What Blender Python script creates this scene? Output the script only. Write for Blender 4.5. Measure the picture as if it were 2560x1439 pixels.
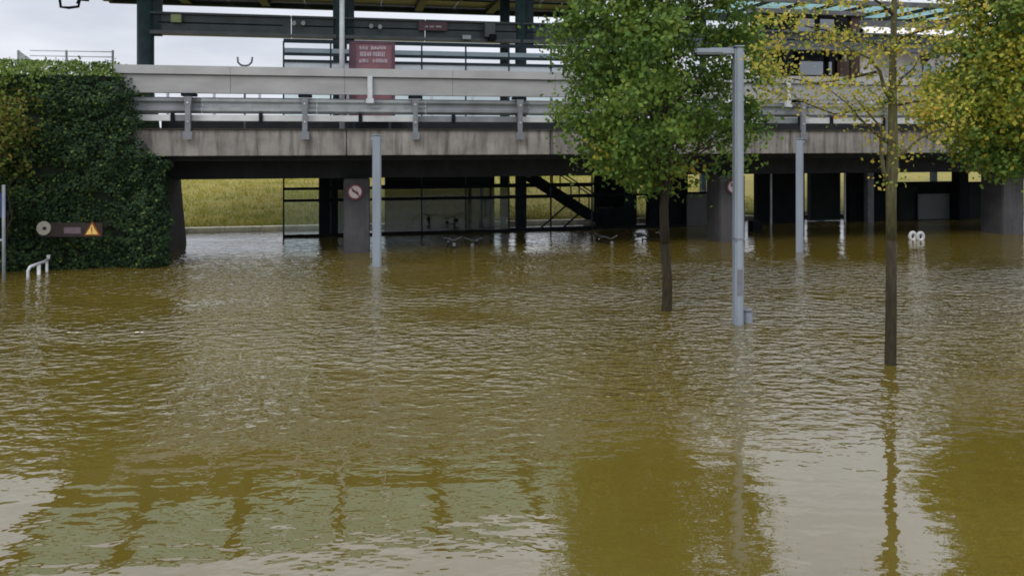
import bpy, bmesh, math, random
import numpy as np
from mathutils import Vector, Matrix, noise as mnoise
random.seed(7); rng = np.random.default_rng(7)
R = math.radians
scene = bpy.context.scene
for o in list(bpy.data.objects): bpy.data.objects.remove(o)

# ------------------------------------------------------------------ camera
F, H, YH = 1950.0, 3.2, 345.0            # focal length (px of a 2560 px wide picture), eye height over the water, horizon row
cam_d = bpy.data.cameras.new('camera'); cam = bpy.data.objects.new('camera', cam_d)
scene.collection.objects.link(cam); scene.camera = cam
cam.location = (0, 0, H); cam.rotation_euler = (R(90), 0, 0)
cam_d.sensor_width = 36; cam_d.lens = 36*F/2560; cam_d.shift_y = -(719.5-YH)/2560
cam_d.clip_start = 0.1; cam_d.clip_end = 3000
scene.render.resolution_x, scene.render.resolution_y = 1024, 575

# ------------------------------------------------------------------ sky, sun, exposure
world = bpy.data.worlds.new('World'); scene.world = world; world.use_nodes = True
nt = world.node_tree; nt.nodes.clear()
def N(t, kind, **kw):
    n = t.nodes.new(kind)
    for k, v in kw.items():
        if k in n.inputs: n.inputs[k].default_value = v
        else: setattr(n, k, v)
    return n
SUN_EL, SUN_AZ = 50, 212        # compass-like: azimuth measured from +Y towards +X
out = N(nt, 'ShaderNodeOutputWorld'); bg = N(nt, 'ShaderNodeBackground'); bg.inputs['Strength'].default_value = 0.1
sky = N(nt, 'ShaderNodeTexSky', sky_type='NISHITA'); sky.sun_disc = False
sky.sun_elevation = R(SUN_EL); sky.sun_rotation = R(SUN_AZ); sky.air_density = 1.0; sky.dust_density = 3.0
tc = N(nt, 'ShaderNodeTexCoord'); sep = N(nt, 'ShaderNodeSeparateXYZ')
nt.links.new(tc.outputs['Generated'], sep.inputs[0])
mp = N(nt, 'ShaderNodeMapping'); mp.inputs['Scale'].default_value = (2.0, 2.0, 7.0)
nt.links.new(tc.outputs['Generated'], mp.inputs[0])
cn = N(nt, 'ShaderNodeTexNoise'); cn.inputs['Scale'].default_value = 1.6; cn.inputs['Detail'].default_value = 5; cn.inputs['Roughness'].default_value = 0.5
nt.links.new(mp.outputs[0], cn.inputs['Vector'])
cr = N(nt, 'ShaderNodeValToRGB')
cr.color_ramp.elements[0].position = 0.36; cr.color_ramp.elements[0].color = (6.1, 6.45, 7.3, 1)
cr.color_ramp.elements[1].position = 0.66; cr.color_ramp.elements[1].color = (8.7, 9.0, 9.8, 1)
nt.links.new(cn.outputs['Fac'], cr.inputs['Fac'])
# overcast: brighter overhead than at the horizon
mr = N(nt, 'ShaderNodeMapRange'); mr.inputs['From Min'].default_value = 0.05; mr.inputs['From Max'].default_value = 1.0
mr.inputs['To Min'].default_value = 1.0; mr.inputs['To Max'].default_value = 2.1
nt.links.new(sep.outputs['Z'], mr.inputs['Value'])
mul = N(nt, 'ShaderNodeVectorMath', operation='SCALE'); nt.links.new(cr.outputs['Color'], mul.inputs[0]); nt.links.new(mr.outputs[0], mul.inputs['Scale'])
mx = N(nt, 'ShaderNodeMix', data_type='RGBA'); mx.inputs['Factor'].default_value = 0.93
nt.links.new(sky.outputs[0], mx.inputs['A']); nt.links.new(mul.outputs[0], mx.inputs['B'])
nt.links.new(mx.outputs['Result'], bg.inputs['Color']); nt.links.new(bg.outputs[0], out.inputs[0])

sd = bpy.data.lights.new('sun', 'SUN'); sun = bpy.data.objects.new('sun', sd); scene.collection.objects.link(sun)
sd.energy = 1.4; sd.angle = R(22); sd.color = (1, 0.96, 0.9)
ds = Vector((math.sin(R(SUN_AZ))*math.cos(R(SUN_EL)), math.cos(R(SUN_AZ))*math.cos(R(SUN_EL)), math.sin(R(SUN_EL))))
sun.rotation_euler = (-ds).to_track_quat('-Z', 'Y').to_euler(); sun.location = (0, -10, 30)

vs = scene.view_settings; vs.view_transform = 'Standard'; vs.look = 'None'; vs.exposure = 0; vs.gamma = 1; vs.use_curve_mapping = False
scene.cycles.max_bounces = 8; scene.cycles.transparent_max_bounces = 16
scene.cycles.filter_width = 1.8

# ------------------------------------------------------------------ the bridge's own frame: u along it, v away from the camera
TH = math.atan2(2.26, 11.12); CT, ST = math.cos(TH), math.sin(TH); OX, OY = -4.35, 21.74
def B(u, v, z=0.0): return Vector((OX+u*CT-v*ST, OY+u*ST+v*CT, z))
def U(px, v):
    k = (px-1280)/F
    return (k*(OY+v*CT)-OX+v*ST)/(CT-k*ST)
def UZ(px, py, v):
    u = U(px, v); return u, H-(py-YH)/F*B(u, v).y
def at(px, py, Y): return Vector(((px-1280)/F*Y, Y, H-(py-YH)/F*Y))

# ------------------------------------------------------------------ materials
MATS = {}
def new_mat(name):
    m = bpy.data.materials.new(name); m.use_nodes = True; t = m.node_tree; t.nodes.clear()
    o = N(t, 'ShaderNodeOutputMaterial'); p = N(t, 'ShaderNodeBsdfPrincipled'); t.links.new(p.outputs[0], o.inputs['Surface'])
    MATS[name] = m
    return m, t, p, o
def pos(t, scale=(1, 1, 1), rot=True):
    g = N(t, 'ShaderNodeNewGeometry'); m = N(t, 'ShaderNodeMapping'); m.vector_type = 'TEXTURE' if False else 'POINT'
    r = N(t, 'ShaderNodeVectorRotate', rotation_type='Z_AXIS'); r.inputs['Angle'].default_value = -TH if rot else 0
    t.links.new(g.outputs['Position'], r.inputs['Vector']); m.inputs['Scale'].default_value = scale
    t.links.new(r.outputs[0], m.inputs['Vector']); return m.outputs[0]
def noise_(t, vec, scale, detail=3, rough=0.55):
    n = N(t, 'ShaderNodeTexNoise'); n.inputs['Scale'].default_value = scale; n.inputs['Detail'].default_value = detail; n.inputs['Roughness'].default_value = rough
    t.links.new(vec, n.inputs['Vector']); return n.outputs['Fac']
def ramp(t, fac, stops):
    r = N(t, 'ShaderNodeValToRGB'); e = r.color_ramp.elements
    while len(e) < len(stops): e.new(0.5)
    for q, (p_, c) in zip(e, stops): q.position = p_; q.color = (*c, 1) if len(c) == 3 else c
    t.links.new(fac, r.inputs['Fac']); return r.outputs['Color']
def mixc(t, a, b, fac, blend='MIX'):
    m = N(t, 'ShaderNodeMix', data_type='RGBA'); m.blend_type = blend
    for s, v in (('A', a), ('B', b), ('Factor', fac)):
        if hasattr(v, 'is_linked'): t.links.new(v, m.inputs[s])
        else: m.inputs[s].default_value = (*v, 1) if isinstance(v, tuple) else v
    return m.outputs['Result']
def bump(t, p, h, strength=0.3, dist=0.01):
    b = N(t, 'ShaderNodeBump'); b.inputs['Strength'].default_value = strength; b.inputs['Distance'].default_value = dist
    t.links.new(h, b.inputs['Height']); t.links.new(b.outputs[0], p.inputs['Normal'])
def plain(name, col, rough=0.5, metal=0.0, var=0.25, scale=6.0, stretch=(1, 1, 1), spec=0.5):
    m, t, p, o = new_mat(name); p.inputs['Specular IOR Level'].default_value = spec
    n = noise_(t, pos(t, stretch), scale, 4)
    lo = tuple(c*(1-var) for c in col); hi = tuple(min(1, c*(1+var)) for c in col)
    t.links.new(ramp(t, n, [(0.3, lo), (0.7, hi)]), p.inputs['Base Color'])
    p.inputs['Roughness'].default_value = rough; p.inputs['Metallic'].default_value = metal
    return m
def concrete(name, col, streak=0.6, dark=(0.07, 0.06, 0.05), rough=0.85):
    m, t, p, o = new_mat(name)
    base = ramp(t, noise_(t, pos(t), 1.6, 6, 0.65), [(0.3, tuple(c*0.7 for c in col)), (0.7, tuple(min(1, c*1.25) for c in col))])
    st = noise_(t, pos(t, (3.2, 3.2, 0.35)), 1.7, 5, 0.6)                # vertical run-off stains
    mask = N(t, 'ShaderNodeMapRange'); mask.inputs['From Min'].default_value = 0.47; mask.inputs['From Max'].default_value = 0.7; mask.inputs['To Max'].default_value = streak
    t.links.new(st, mask.inputs['Value'])
    c = mixc(t, base, dark, mask.outputs[0])
    st2 = noise_(t, pos(t, (5, 5, 0.6)), 1.3, 4)
    m2 = N(t, 'ShaderNodeMapRange'); m2.inputs['From Min'].default_value = 0.58; m2.inputs['From Max'].default_value = 0.8; m2.inputs['To Max'].default_value = 0.45
    t.links.new(st2, m2.inputs['Value'])
    c = mixc(t, c, tuple(min(1, k*1.75) for k in col), m2.outputs[0])
    t.links.new(c, p.inputs['Base Color']); p.inputs['Roughness'].default_value = rough; p.inputs['Specular IOR Level'].default_value = 0.2
    bump(t, p, noise_(t, pos(t), 14, 5), 0.4, 0.01)
    return m
concrete('fascia_concrete', (0.25, 0.232, 0.215), 0.85, (0.06, 0.054, 0.05))
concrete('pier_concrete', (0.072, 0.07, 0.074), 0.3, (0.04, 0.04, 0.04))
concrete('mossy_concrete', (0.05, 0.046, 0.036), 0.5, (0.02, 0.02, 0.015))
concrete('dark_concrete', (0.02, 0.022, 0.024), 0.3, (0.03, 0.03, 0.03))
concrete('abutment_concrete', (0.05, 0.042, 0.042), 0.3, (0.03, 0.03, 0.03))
concrete('kerb_concrete', (0.7, 0.66, 0.52), 0.3, (0.25, 0.22, 0.15))
plain('panel_grey', (0.32, 0.32, 0.325), 0.6, 0, 0.14, 0.9, (1, 1, 3))
plain('panel_lip', (0.36, 0.36, 0.365), 0.55, 0, 0.12, 1.2)
plain('galvanised', (0.34, 0.36, 0.375), 0.42, 0.55, 0.2, 3.0)
plain('galvanised_pale', (0.52, 0.53, 0.53), 0.5, 0.1, 0.2, 1.4)
plain('galvanised_dull', (0.22, 0.235, 0.25), 0.5, 0.3, 0.25, 2.0)
plain('post_grey', (0.19, 0.2, 0.225), 0.5, 0.2, 0.2, 5)
plain('lamp_grey', (0.27, 0.31, 0.37), 0.45, 0.15, 0.12, 3, (1, 1, 0.3))
plain('dark_steel', (0.022, 0.036, 0.046), 0.6, 0.0, 0.3, 3, spec=0.25)
plain('beam_steel', (0.045, 0.056, 0.066), 0.5, 0.0, 0.3, 2.2)
plain('beam_flange', (0.085, 0.09, 0.1), 0.5, 0.0, 0.3, 2.2)
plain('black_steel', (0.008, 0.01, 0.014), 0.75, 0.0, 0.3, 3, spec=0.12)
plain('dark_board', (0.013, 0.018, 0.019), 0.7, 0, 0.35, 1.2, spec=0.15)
plain('grey_board', (0.09, 0.105, 0.11), 0.5, 0, 0.15, 1.5)
plain('asphalt', (0.05, 0.05, 0.052), 0.9, 0, 0.25, 9)
plain('louvre_blue', (0.34, 0.4, 0.45), 0.5, 0, 0.1, 2)
plain('louvre_pale', (0.68, 0.72, 0.76), 0.5, 0, 0.08, 2)
plain('white_paint', (0.72, 0.72, 0.72), 0.45, 0, 0.08, 8)
plain('pale_metal', (0.55, 0.57, 0.6), 0.45, 0.1, 0.1, 5)
plain('sign_red', (0.2, 0.085, 0.105), 0.5, 0, 0.15, 3)
plain('sign_red_edge', (0.10, 0.04, 0.06), 0.5, 0, 0.15, 3)
plain('sign_pink', (0.42, 0.33, 0.37), 0.5, 0, 0.25, 12)
plain('ring_red', (0.13, 0.025, 0.04), 0.45, 0, 0.15, 8)
plain('sign_white', (0.55, 0.47, 0.49), 0.45, 0, 0.1, 8)
plain('sign_black', (0.02, 0.012, 0.016), 0.5, 0, 0.1, 8)
plain('board_brown', (0.016, 0.008, 0.006), 0.6, 0, 0.3, 6)
plain('disc_cream', (0.33, 0.32, 0.26), 0.5, 0, 0.15, 14)
plain('label_mauve', (0.12, 0.085, 0.1), 0.5, 0, 0.3, 20)
plain('warn_yellow', (0.72, 0.48, 0.13), 0.5, 0, 0.12, 12)
plain('warn_orange', (0.2, 0.06, 0.006), 0.5, 0, 0.2, 12)
plain('sign_blue', (0.02, 0.05, 0.2), 0.4, 0, 0.1, 6)
plain('lime_patch', (0.3, 0.34, 0.16), 0.5, 0, 0.1, 8)
plain('rubber', (0.02, 0.02, 0.02), 0.8)
plain('brown_wood', (0.06, 0.035, 0.028), 0.6, 0, 0.3, 4, (4, 4, 0.6))
plain('white_awning', (0.78, 0.74, 0.76), 0.7, 0, 0.08, 2)
plain('blind_grey', (0.3, 0.34, 0.36), 0.5, 0, 0.1, 2)

def bark(name, col, dark):
    m, t, p, o = new_mat(name)
    n = noise_(t, pos(t, (9, 9, 1.6), False), 3, 6, 0.7)
    t.links.new(ramp(t, n, [(0.32, dark), (0.68, col)]), p.inputs['Base Color']); p.inputs['Roughness'].default_value = 0.85
    bump(t, p, n, 0.6, 0.02)
bark('bark_brown', (0.045, 0.032, 0.02), (0.014, 0.01, 0.006))
bark('bark_olive', (0.13, 0.12, 0.045), (0.03, 0.027, 0.012))
bark('bark_wet', (0.042, 0.032, 0.01), (0.007, 0.005, 0.002))
bark('twig', (0.06, 0.045, 0.025), (0.025, 0.018, 0.01))

def leaf(name, stops, noise_scale=1.6, trans=0.35, rnd=0.3, rough=0.6, spec=0.25):
    m, t, p, o = new_mat(name)
    g = N(t, 'ShaderNodeNewGeometry')
    n = noise_(t, pos(t, (1, 1, 1), False), noise_scale, 3)
    a = N(t, 'ShaderNodeMath', operation='MULTIPLY_ADD'); a.inputs[1].default_value = rnd; t.links.new(g.outputs['Random Per Island'], a.inputs[0])
    s = N(t, 'ShaderNodeMath', operation='MULTIPLY'); s.inputs[1].default_value = 1-rnd; t.links.new(n, s.inputs[0]); t.links.new(s.outputs[0], a.inputs[2])
    c = ramp(t, a.outputs[0], stops)
    t.links.new(c, p.inputs['Base Color']); p.inputs['Roughness'].default_value = rough
    p.inputs['Specular IOR Level'].default_value = spec
    tr = N(t, 'ShaderNodeBsdfTranslucent'); t.links.new(c, tr.inputs['Color'])
    mxs = N(t, 'ShaderNodeMixShader'); mxs.inputs[0].default_value = trans
    t.links.new(p.outputs[0], mxs.inputs[1]); t.links.new(tr.outputs[0], mxs.inputs[2]); t.links.new(mxs.outputs[0], o.inputs['Surface'])
leaf('leaf_green', [(0.25, (0.045, 0.09, 0.024)), (0.45, (0.09, 0.17, 0.032)), (0.6, (0.135, 0.23, 0.04)), (0.78, (0.25, 0.32, 0.055))])
leaf('leaf_autumn', [(0.25, (0.15, 0.21, 0.03)), (0.48, (0.3, 0.31, 0.04)), (0.66, (0.45, 0.39, 0.05)), (0.82, (0.5, 0.34, 0.06))])
leaf('leaf_yellow', [(0.2, (0.32, 0.31, 0.06)), (0.5, (0.52, 0.44, 0.08)), (0.8, (0.58, 0.37, 0.08))])
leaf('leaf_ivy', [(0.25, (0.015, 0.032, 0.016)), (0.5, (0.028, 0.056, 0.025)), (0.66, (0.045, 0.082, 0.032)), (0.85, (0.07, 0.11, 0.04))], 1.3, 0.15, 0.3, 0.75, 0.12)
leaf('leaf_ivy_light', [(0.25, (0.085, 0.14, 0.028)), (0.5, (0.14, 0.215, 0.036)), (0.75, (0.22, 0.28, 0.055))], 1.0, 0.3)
leaf('leaf_shrub', [(0.2, (0.09, 0.075, 0.015)), (0.5, (0.15, 0.14, 0.025)), (0.8, (0.22, 0.15, 0.04))], 1.5, 0.3)
leaf('grass_blade', [(0.3, (0.17, 0.21, 0.026)), (0.5, (0.33, 0.33, 0.05)), (0.7, (0.46, 0.34, 0.07))], 0.9, 0.3)
plain('ivy_core', (0.012, 0.02, 0.009), 0.9)

def glass(name, tint, mixfac, rough=0.03, gl=(0.8, 0.85, 0.88)):
    m, t, p, o = new_mat(name); t.nodes.remove(p)
    tr = N(t, 'ShaderNodeBsdfTransparent'); tr.inputs[0].default_value = (*tint, 1)
    gs = N(t, 'ShaderNodeBsdfGlossy'); gs.inputs['Color'].default_value = (*gl, 1); gs.inputs['Roughness'].default_value = rough
    fr = N(t, 'ShaderNodeFresnel'); fr.inputs[0].default_value = 1.45
    ad = N(t, 'ShaderNodeMath', operation='ADD'); ad.inputs[1].default_value = mixfac; ad.use_clamp = True; t.links.new(fr.outputs[0], ad.inputs[0])
    ms = N(t, 'ShaderNodeMixShader'); t.links.new(ad.outputs[0], ms.inputs[0]); t.links.new(tr.outputs[0], ms.inputs[1]); t.links.new(gs.outputs[0], ms.inputs[2])
    t.links.new(ms.outputs[0], o.inputs['Surface'])
glass('hall_glass', (0.84, 0.9, 0.89), 0.03)
glass('strip_glass', (0.5, 0.58, 0.6), 0.05)
glass('window_glass', (0.18, 0.25, 0.3), 0.25)
def roof_glass(name, col, tfac, tint):
    m, t, p, o = new_mat(name); t.nodes.remove(p)
    tr = N(t, 'ShaderNodeBsdfTransparent'); tr.inputs[0].default_value = (*tint, 1)
    tl = N(t, 'ShaderNodeBsdfTranslucent')
    t.links.new(ramp(t, noise_(t, pos(t), 0.8, 4), [(0.3, tuple(c*0.8 for c in col)), (0.7, col)]), tl.inputs['Color'])
    ms = N(t, 'ShaderNodeMixShader'); ms.inputs[0].default_value = tfac
    t.links.new(tl.outputs[0], ms.inputs[1]); t.links.new(tr.outputs[0], ms.inputs[2]); t.links.new(ms.outputs[0], o.inputs['Surface'])
roof_glass('roof_glass', (0.5, 0.58, 0.53), 0.3, (0.6, 0.72, 0.66))
roof_glass('roof_glass_pale', (0.4, 0.52, 0.52), 0.35, (0.6, 0.78, 0.78))

# muddy flood water
m, t, p, o = new_mat('flood_water')
mud = ramp(t, noise_(t, pos(t, (0.5, 1, 1), False), 0.35, 4), [(0.3, (0.1, 0.074, 0.011)), (0.7, (0.125, 0.093, 0.018))])
t.links.new(mud, p.inputs['Base Color']); p.inputs['Roughness'].default_value = 0.02; p.inputs['IOR'].default_value = 2.25
p.inputs['Specular IOR Level'].default_value = 0.5
pv = pos(t, (0.62, 1.0, 1.0), False)
wn = N(t, 'ShaderNodeTexNoise'); wn.inputs['Scale'].default_value = 0.7; wn.inputs['Detail'].default_value = 2; t.links.new(pv, wn.inputs['Vector'])
wv = N(t, 'ShaderNodeVectorMath', operation='SCALE'); wv.inputs['Scale'].default_value = 0.25; t.links.new(wn.outputs['Color'], wv.inputs[0])
wa = N(t, 'ShaderNodeVectorMath', operation='ADD'); t.links.new(pv, wa.inputs[0]); t.links.new(wv.outputs[0], wa.inputs[1]); pv = wa.outputs[0]
n1 = noise_(t, pv, 6.4, 2, 0.55); n2 = noise_(t, pos(t, (0.35, 1.0, 1.0), False), 2.6, 2, 0.5); n3 = noise_(t, pv, 12.0, 2, 0.5)
patch = noise_(t, pos(t, (0.13, 0.3, 1), False), 1.0, 3, 0.6)
g = N(t, 'ShaderNodeNewGeometry'); sp = N(t, 'ShaderNodeSeparateXYZ'); t.links.new(g.outputs['Position'], sp.inputs[0])
far = N(t, 'ShaderNodeMapRange', interpolation_type='SMOOTHSTEP'); far.inputs['From Min'].default_value = 7.0; far.inputs['From Max'].default_value = 13.5   # wind only reaches the water away from the near bank
far.inputs['To Min'].default_value = 0.035; far.inputs['To Max'].default_value = 1.0
t.links.new(sp.outputs['Y'], far.inputs['Value'])
pm = N(t, 'ShaderNodeMapRange'); pm.inputs['From Min'].default_value = 0.36; pm.inputs['From Max'].default_value = 0.6; pm.inputs['To Min'].default_value = 0.3; pm.inputs['To Max'].default_value = 1.35
t.links.new(patch, pm.inputs['Value'])
def M(op, a, b):
    n = N(t, 'ShaderNodeMath', operation=op)
    for i, v in enumerate((a, b)):
        if hasattr(v, 'is_linked'): t.links.new(v, n.inputs[i])
        else: n.inputs[i].default_value = v
    return n.outputs[0]
lee = N(t, 'ShaderNodeMapRange', interpolation_type='SMOOTHSTEP'); lee.inputs['From Min'].default_value = 19.5; lee.inputs['From Max'].default_value = 22.5   # sheltered by the bridge
lee.inputs['To Min'].default_value = 1.0; lee.inputs['To Max'].default_value = 0.2
t.links.new(sp.outputs['Y'], lee.inputs['Value'])
amp = M('MULTIPLY', M('MULTIPLY', far.outputs[0], pm.outputs[0]), lee.outputs[0])
hh = M('ADD', M('MULTIPLY', M('POWER', n1, 2.2), 0.125), M('MULTIPLY', n3, 0.012))
hh = M('MULTIPLY', hh, amp)
hh = M('ADD', hh, M('MULTIPLY', n2, 0.008))
b = N(t, 'ShaderNodeBump'); b.inputs['Strength'].default_value = 1.0; b.inputs['Distance'].default_value = 1.0
t.links.new(hh, b.inputs['Height']); t.links.new(b.outputs[0], p.inputs['Normal'])

# grass
m, t, p, o = new_mat('grass')
gn = noise_(t, pos(t, (1, 1, 1)), 1.1, 6, 0.7); g2 = noise_(t, pos(t, (1, 0.6, 1)), 0.25, 4)
gc = mixc(t, ramp(t, gn, [(0.3, (0.12, 0.135, 0.018)), (0.5, (0.21, 0.2, 0.03)), (0.72, (0.3, 0.22, 0.045))]), (0.3, 0.2, 0.05), M('MULTIPLY', g2, 0.5))
t.links.new(gc, p.inputs['Base Color']); p.inputs['Roughness'].default_value = 0.9
bump(t, p, noise_(t, pos(t), 12, 4), 0.8, 0.06)

# ------------------------------------------------------------------ object helpers
COL = scene.collection
OFF = {}
def tag(o, label=None, cat=None, group=None, kind=None):
    if label: o['label'] = label
    if cat: o['category'] = cat
    if group: o['group'] = group
    if kind: o['kind'] = kind
    return o
def root(name, base, label, cat, group=None, frame='B', rotz=0.0):
    """Empty at a thing's base. frame 'B': base and parts given in (u, v, z); 'W': in world metres."""
    e = bpy.data.objects.new(name, None); COL.objects.link(e); e.empty_display_size = 0.2
    if frame == 'B': e.location = B(*base); e.rotation_euler = (0, 0, TH)
    else: e.location = base; e.rotation_euler = (0, 0, rotz)
    OFF[e.name] = Vector(base)
    return tag(e, label, cat, group)
def off(parent):
    q = parent
    while q and q.name not in OFF: q = q.parent
    return OFF[q.name] if q else Vector((0, 0, 0))
def finish(name, me, mat, parent):
    o = bpy.data.objects.new(name, me); COL.objects.link(o)
    if mat is not None and len(me.materials) == 0: me.materials.append(MATS[mat])
    if parent: o.parent = parent
    return o
class MB:
    def __init__(self): self.v = []; self.f = []
    def add(self, vs_, fs):
        n = len(self.v); self.v += [tuple(q) for q in vs_]; self.f += [tuple(i+n for i in q) for q in fs]; return self
    def box(self, x0, x1, y0, y1, z0, z1):
        return self.add([(x0, y0, z0), (x1, y0, z0), (x1, y1, z0), (x0, y1, z0), (x0, y0, z1), (x1, y0, z1), (x1, y1, z1), (x0, y1, z1)],
                        [(0, 3, 2, 1), (4, 5, 6, 7), (0, 1, 5, 4), (1, 2, 6, 5), (2, 3, 7, 6), (3, 0, 4, 7)])
    def tube(self, pts, radii, n=8, cap=True):
        pts = [Vector(q) for q in pts]
        if not hasattr(radii, '__len__'): radii = [radii]*len(pts)
        base = len(self.v); prev = None
        for i, q in enumerate(pts):
            d = (pts[min(i+1, len(pts)-1)]-pts[max(i-1, 0)]).normalized()
            if prev is None:
                a = d.cross(Vector((0, 0, 1)));
                if a.length < 1e-3: a = d.cross(Vector((1, 0, 0)))
            else: a = prev-d*prev.dot(d)
            a.normalize(); prev = a; bb = d.cross(a)
            for k in range(n):
                w = 2*math.pi*k/n; self.v.append(tuple(q+(a*math.cos(w)+bb*math.sin(w))*radii[i]))
        for i in range(len(pts)-1):
            for k in range(n):
                k2 = (k+1) % n; self.f.append((base+i*n+k, base+i*n+k2, base+(i+1)*n+k2, base+(i+1)*n+k))
        if cap:
            self.f.append(tuple(base+k for k in reversed(range(n)))); e = base+(len(pts)-1)*n; self.f.append(tuple(e+k for k in range(n)))
        return self
    def prism(self, prof, ax, a0, a1):
        """extrude a closed 2-D profile along axis ax ('x','y','z')"""
        n = len(prof); vv = []
        for a in (a0, a1):
            for (p1, p2) in prof: vv.append({'x': (a, p1, p2), 'y': (p1, a, p2), 'z': (p1, p2, a)}[ax])
        fs = [(i, (i+1) % n, (i+1) % n+n, i+n) for i in range(n)]+[tuple(reversed(range(n))), tuple(range(n, 2*n))]
        return self.add(vv, fs)
    def bar(self, a, b_, w, h_):
        a = Vector(a); b_ = Vector(b_); d = (b_-a).normalized(); s = d.cross(Vector((0, 0, 1)))
        if s.length < 1e-3: s = Vector((1, 0, 0))
        s.normalize(); up = s.cross(d); vv = []
        for q in (a, b_):
            for i, j in ((-1, -1), (1, -1), (1, 1), (-1, 1)): vv.append(q+s*(i*w/2)+up*(j*h_/2))
        return self.add(vv, [(0, 1, 2, 3), (7, 6, 5, 4), (0, 4, 5, 1), (1, 5, 6, 2), (2, 6, 7, 3), (3, 7, 4, 0)])
    def build(self, name, mat, parent=None, smooth=False, bevel=0.0):
        oo = off(parent); me = bpy.data.meshes.new(name)
        me.from_pydata([(a-oo.x, b_-oo.y, c-oo.z) for a, b_, c in self.v], [], self.f)
        bm = bmesh.new(); bm.from_mesh(me); bmesh.ops.recalc_face_normals(bm, faces=bm.faces)
        if bevel: bmesh.ops.bevel(bm, geom=bm.edges[:], offset=bevel, segments=1, affect='EDGES')
        bm.to_mesh(me); bm.free()
        if smooth:
            for q in me.polygons: q.use_smooth = True
        return finish(name, me, mat, parent)
BOXES = {}
def bx(name, mat, parent, x0, x1, y0, y1, z0, z1, bevel=0.0):
    """a box part that shares its mesh with every equal box"""
    key = (round(x1-x0, 4), round(y1-y0, 4), round(z1-z0, 4), mat, bevel)
    if key not in BOXES:
        me = bpy.data.meshes.new(name); bm = bmesh.new(); bmesh.ops.create_cube(bm, size=1)
        for q in bm.verts: q.co = Vector((q.co.x*key[0], q.co.y*key[1], q.co.z*key[2]))
        if bevel: bmesh.ops.bevel(bm, geom=bm.edges[:], offset=bevel, segments=2, affect='EDGES')
        bm.to_mesh(me); bm.free(); me.materials.append(MATS[mat]); BOXES[key] = me
    o = bpy.data.objects.new(name, BOXES[key]); COL.objects.link(o); o.parent = parent
    par_is_root = parent.name in OFF
    oo = off(parent) if par_is_root else off(parent)+parent.location
    o.location = Vector(((x0+x1)/2, (y0+y1)/2, (z0+z1)/2))-oo
    return o
def copy_tree(o, parent=None):
    c = o.copy(); COL.objects.link(c); c.parent = parent
    for ch in o.children: copy_tree(ch, c)
    return c

# ------------------------------------------------------------------ ground, water, bank
def ground_z(v):
    prof = [(-200, 1.9), (-24, 1.75), (-21, 1.55), (-17.4, -0.15), (-15, -1.3), (5.0, -1.3), (5.9, -0.25), (6.35, 0.08), (9, 0.3), (14, 0.62), (20, 0.9), (60, 1.6), (200, 2.4), (900, 2.5)]
    for (a, za), (b_, zb) in zip(prof, prof[1:]):
        if a <= v <= b_: return za+(zb-za)*(v-a)/(b_-a)
    return prof[-1][1]
vv_ = sorted(set([-200, -120, -60, -40, -30, -24, -21, -17.4, -15, -8, 0, 5, 5.9, 6.35, 60, 90, 140, 220, 400, 900]+[6.35+0.35*i for i in range(1, 40)]+[20+3*i for i in range(13)]))
uu_ = sorted(set([-900, -400, -200, -120, -60, -40]+[-30+0.8*i for i in range(88)]+[45, 60, 100, 200, 400, 900]))
gb = MB(); verts = []
for v in vv_:
    for u in uu_:
        z = ground_z(v)
        if 6.4 < v < 60: z += 0.1*mnoise.noise(Vector((u*0.35, v*0.35, 0)))+0.07*mnoise.noise(Vector((u*1.3, v*1.3, 3)))
        verts.append(tuple(B(u, v, z)))
nu = len(uu_)
gb.add(verts, [(j*nu+i, j*nu+i+1, (j+1)*nu+i+1, (j+1)*nu+i) for j in range(len(vv_)-1) for i in range(nu-1)])
tag(gb.build('ground', 'grass', smooth=True), kind='structure')
wb = MB(); wb.add([(-900, -120, 0), (900, -120, 0), (900, 900, 0), (-900, 900, 0)], [(0, 1, 2, 3)])
tag(wb.build('water', 'flood_water'), kind='structure')
# pale kerb along the foot of the bank
kr = root('bank_kerb', (-10, 6.1, -0.3), 'long pale concrete kerb at the foot of the grass bank behind the bridge', 'kerb')
for i in range(44): bx('kerbstone', 'kerb_concrete', kr, -20+1.2*i, -20+1.2*i+1.185, 6.0, 6.42, -0.5, 0.13, 0.015)

ng_ = 60000
gu = rng.uniform(-11, 18, ng_); gv = 6.45+30*rng.uniform(0, 1, ng_)**1.6
gz = np.array([ground_z(v_)+0.1*mnoise.noise(Vector((u_*0.35, v_*0.35, 0)))+0.07*mnoise.noise(Vector((u_*1.3, v_*1.3, 3))) for u_, v_ in zip(gu, gv)])
gl = rng.uniform(0.05, 0.16, ng_); ga_ = rng.uniform(0, 6.283, ng_); gx = OX+gu*CT-gv*ST; gy = OY+gu*ST+gv*CT
w_ = 0.008+gl*0.1
gp = np.stack([np.stack([gx-np.cos(ga_)*w_, gy-np.sin(ga_)*w_, gz-0.03], 1), np.stack([gx+np.cos(ga_)*w_, gy+np.sin(ga_)*w_, gz-0.03], 1), np.stack([gx+rng.normal(0, 0.08, ng_), gy+rng.normal(0, 0.08, ng_), gz+gl], 1)], 1).reshape(-1, 3)
gm = bpy.data.meshes.new('grass'); gm.from_pydata([tuple(q) for q in gp], [], [(3*i, 3*i+1, 3*i+2) for i in range(ng_)])
tag(finish('grass', gm, 'grass_blade', None), 'rough yellow green grass growing on the bank behind the bridge', 'grass', kind='stuff')

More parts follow.
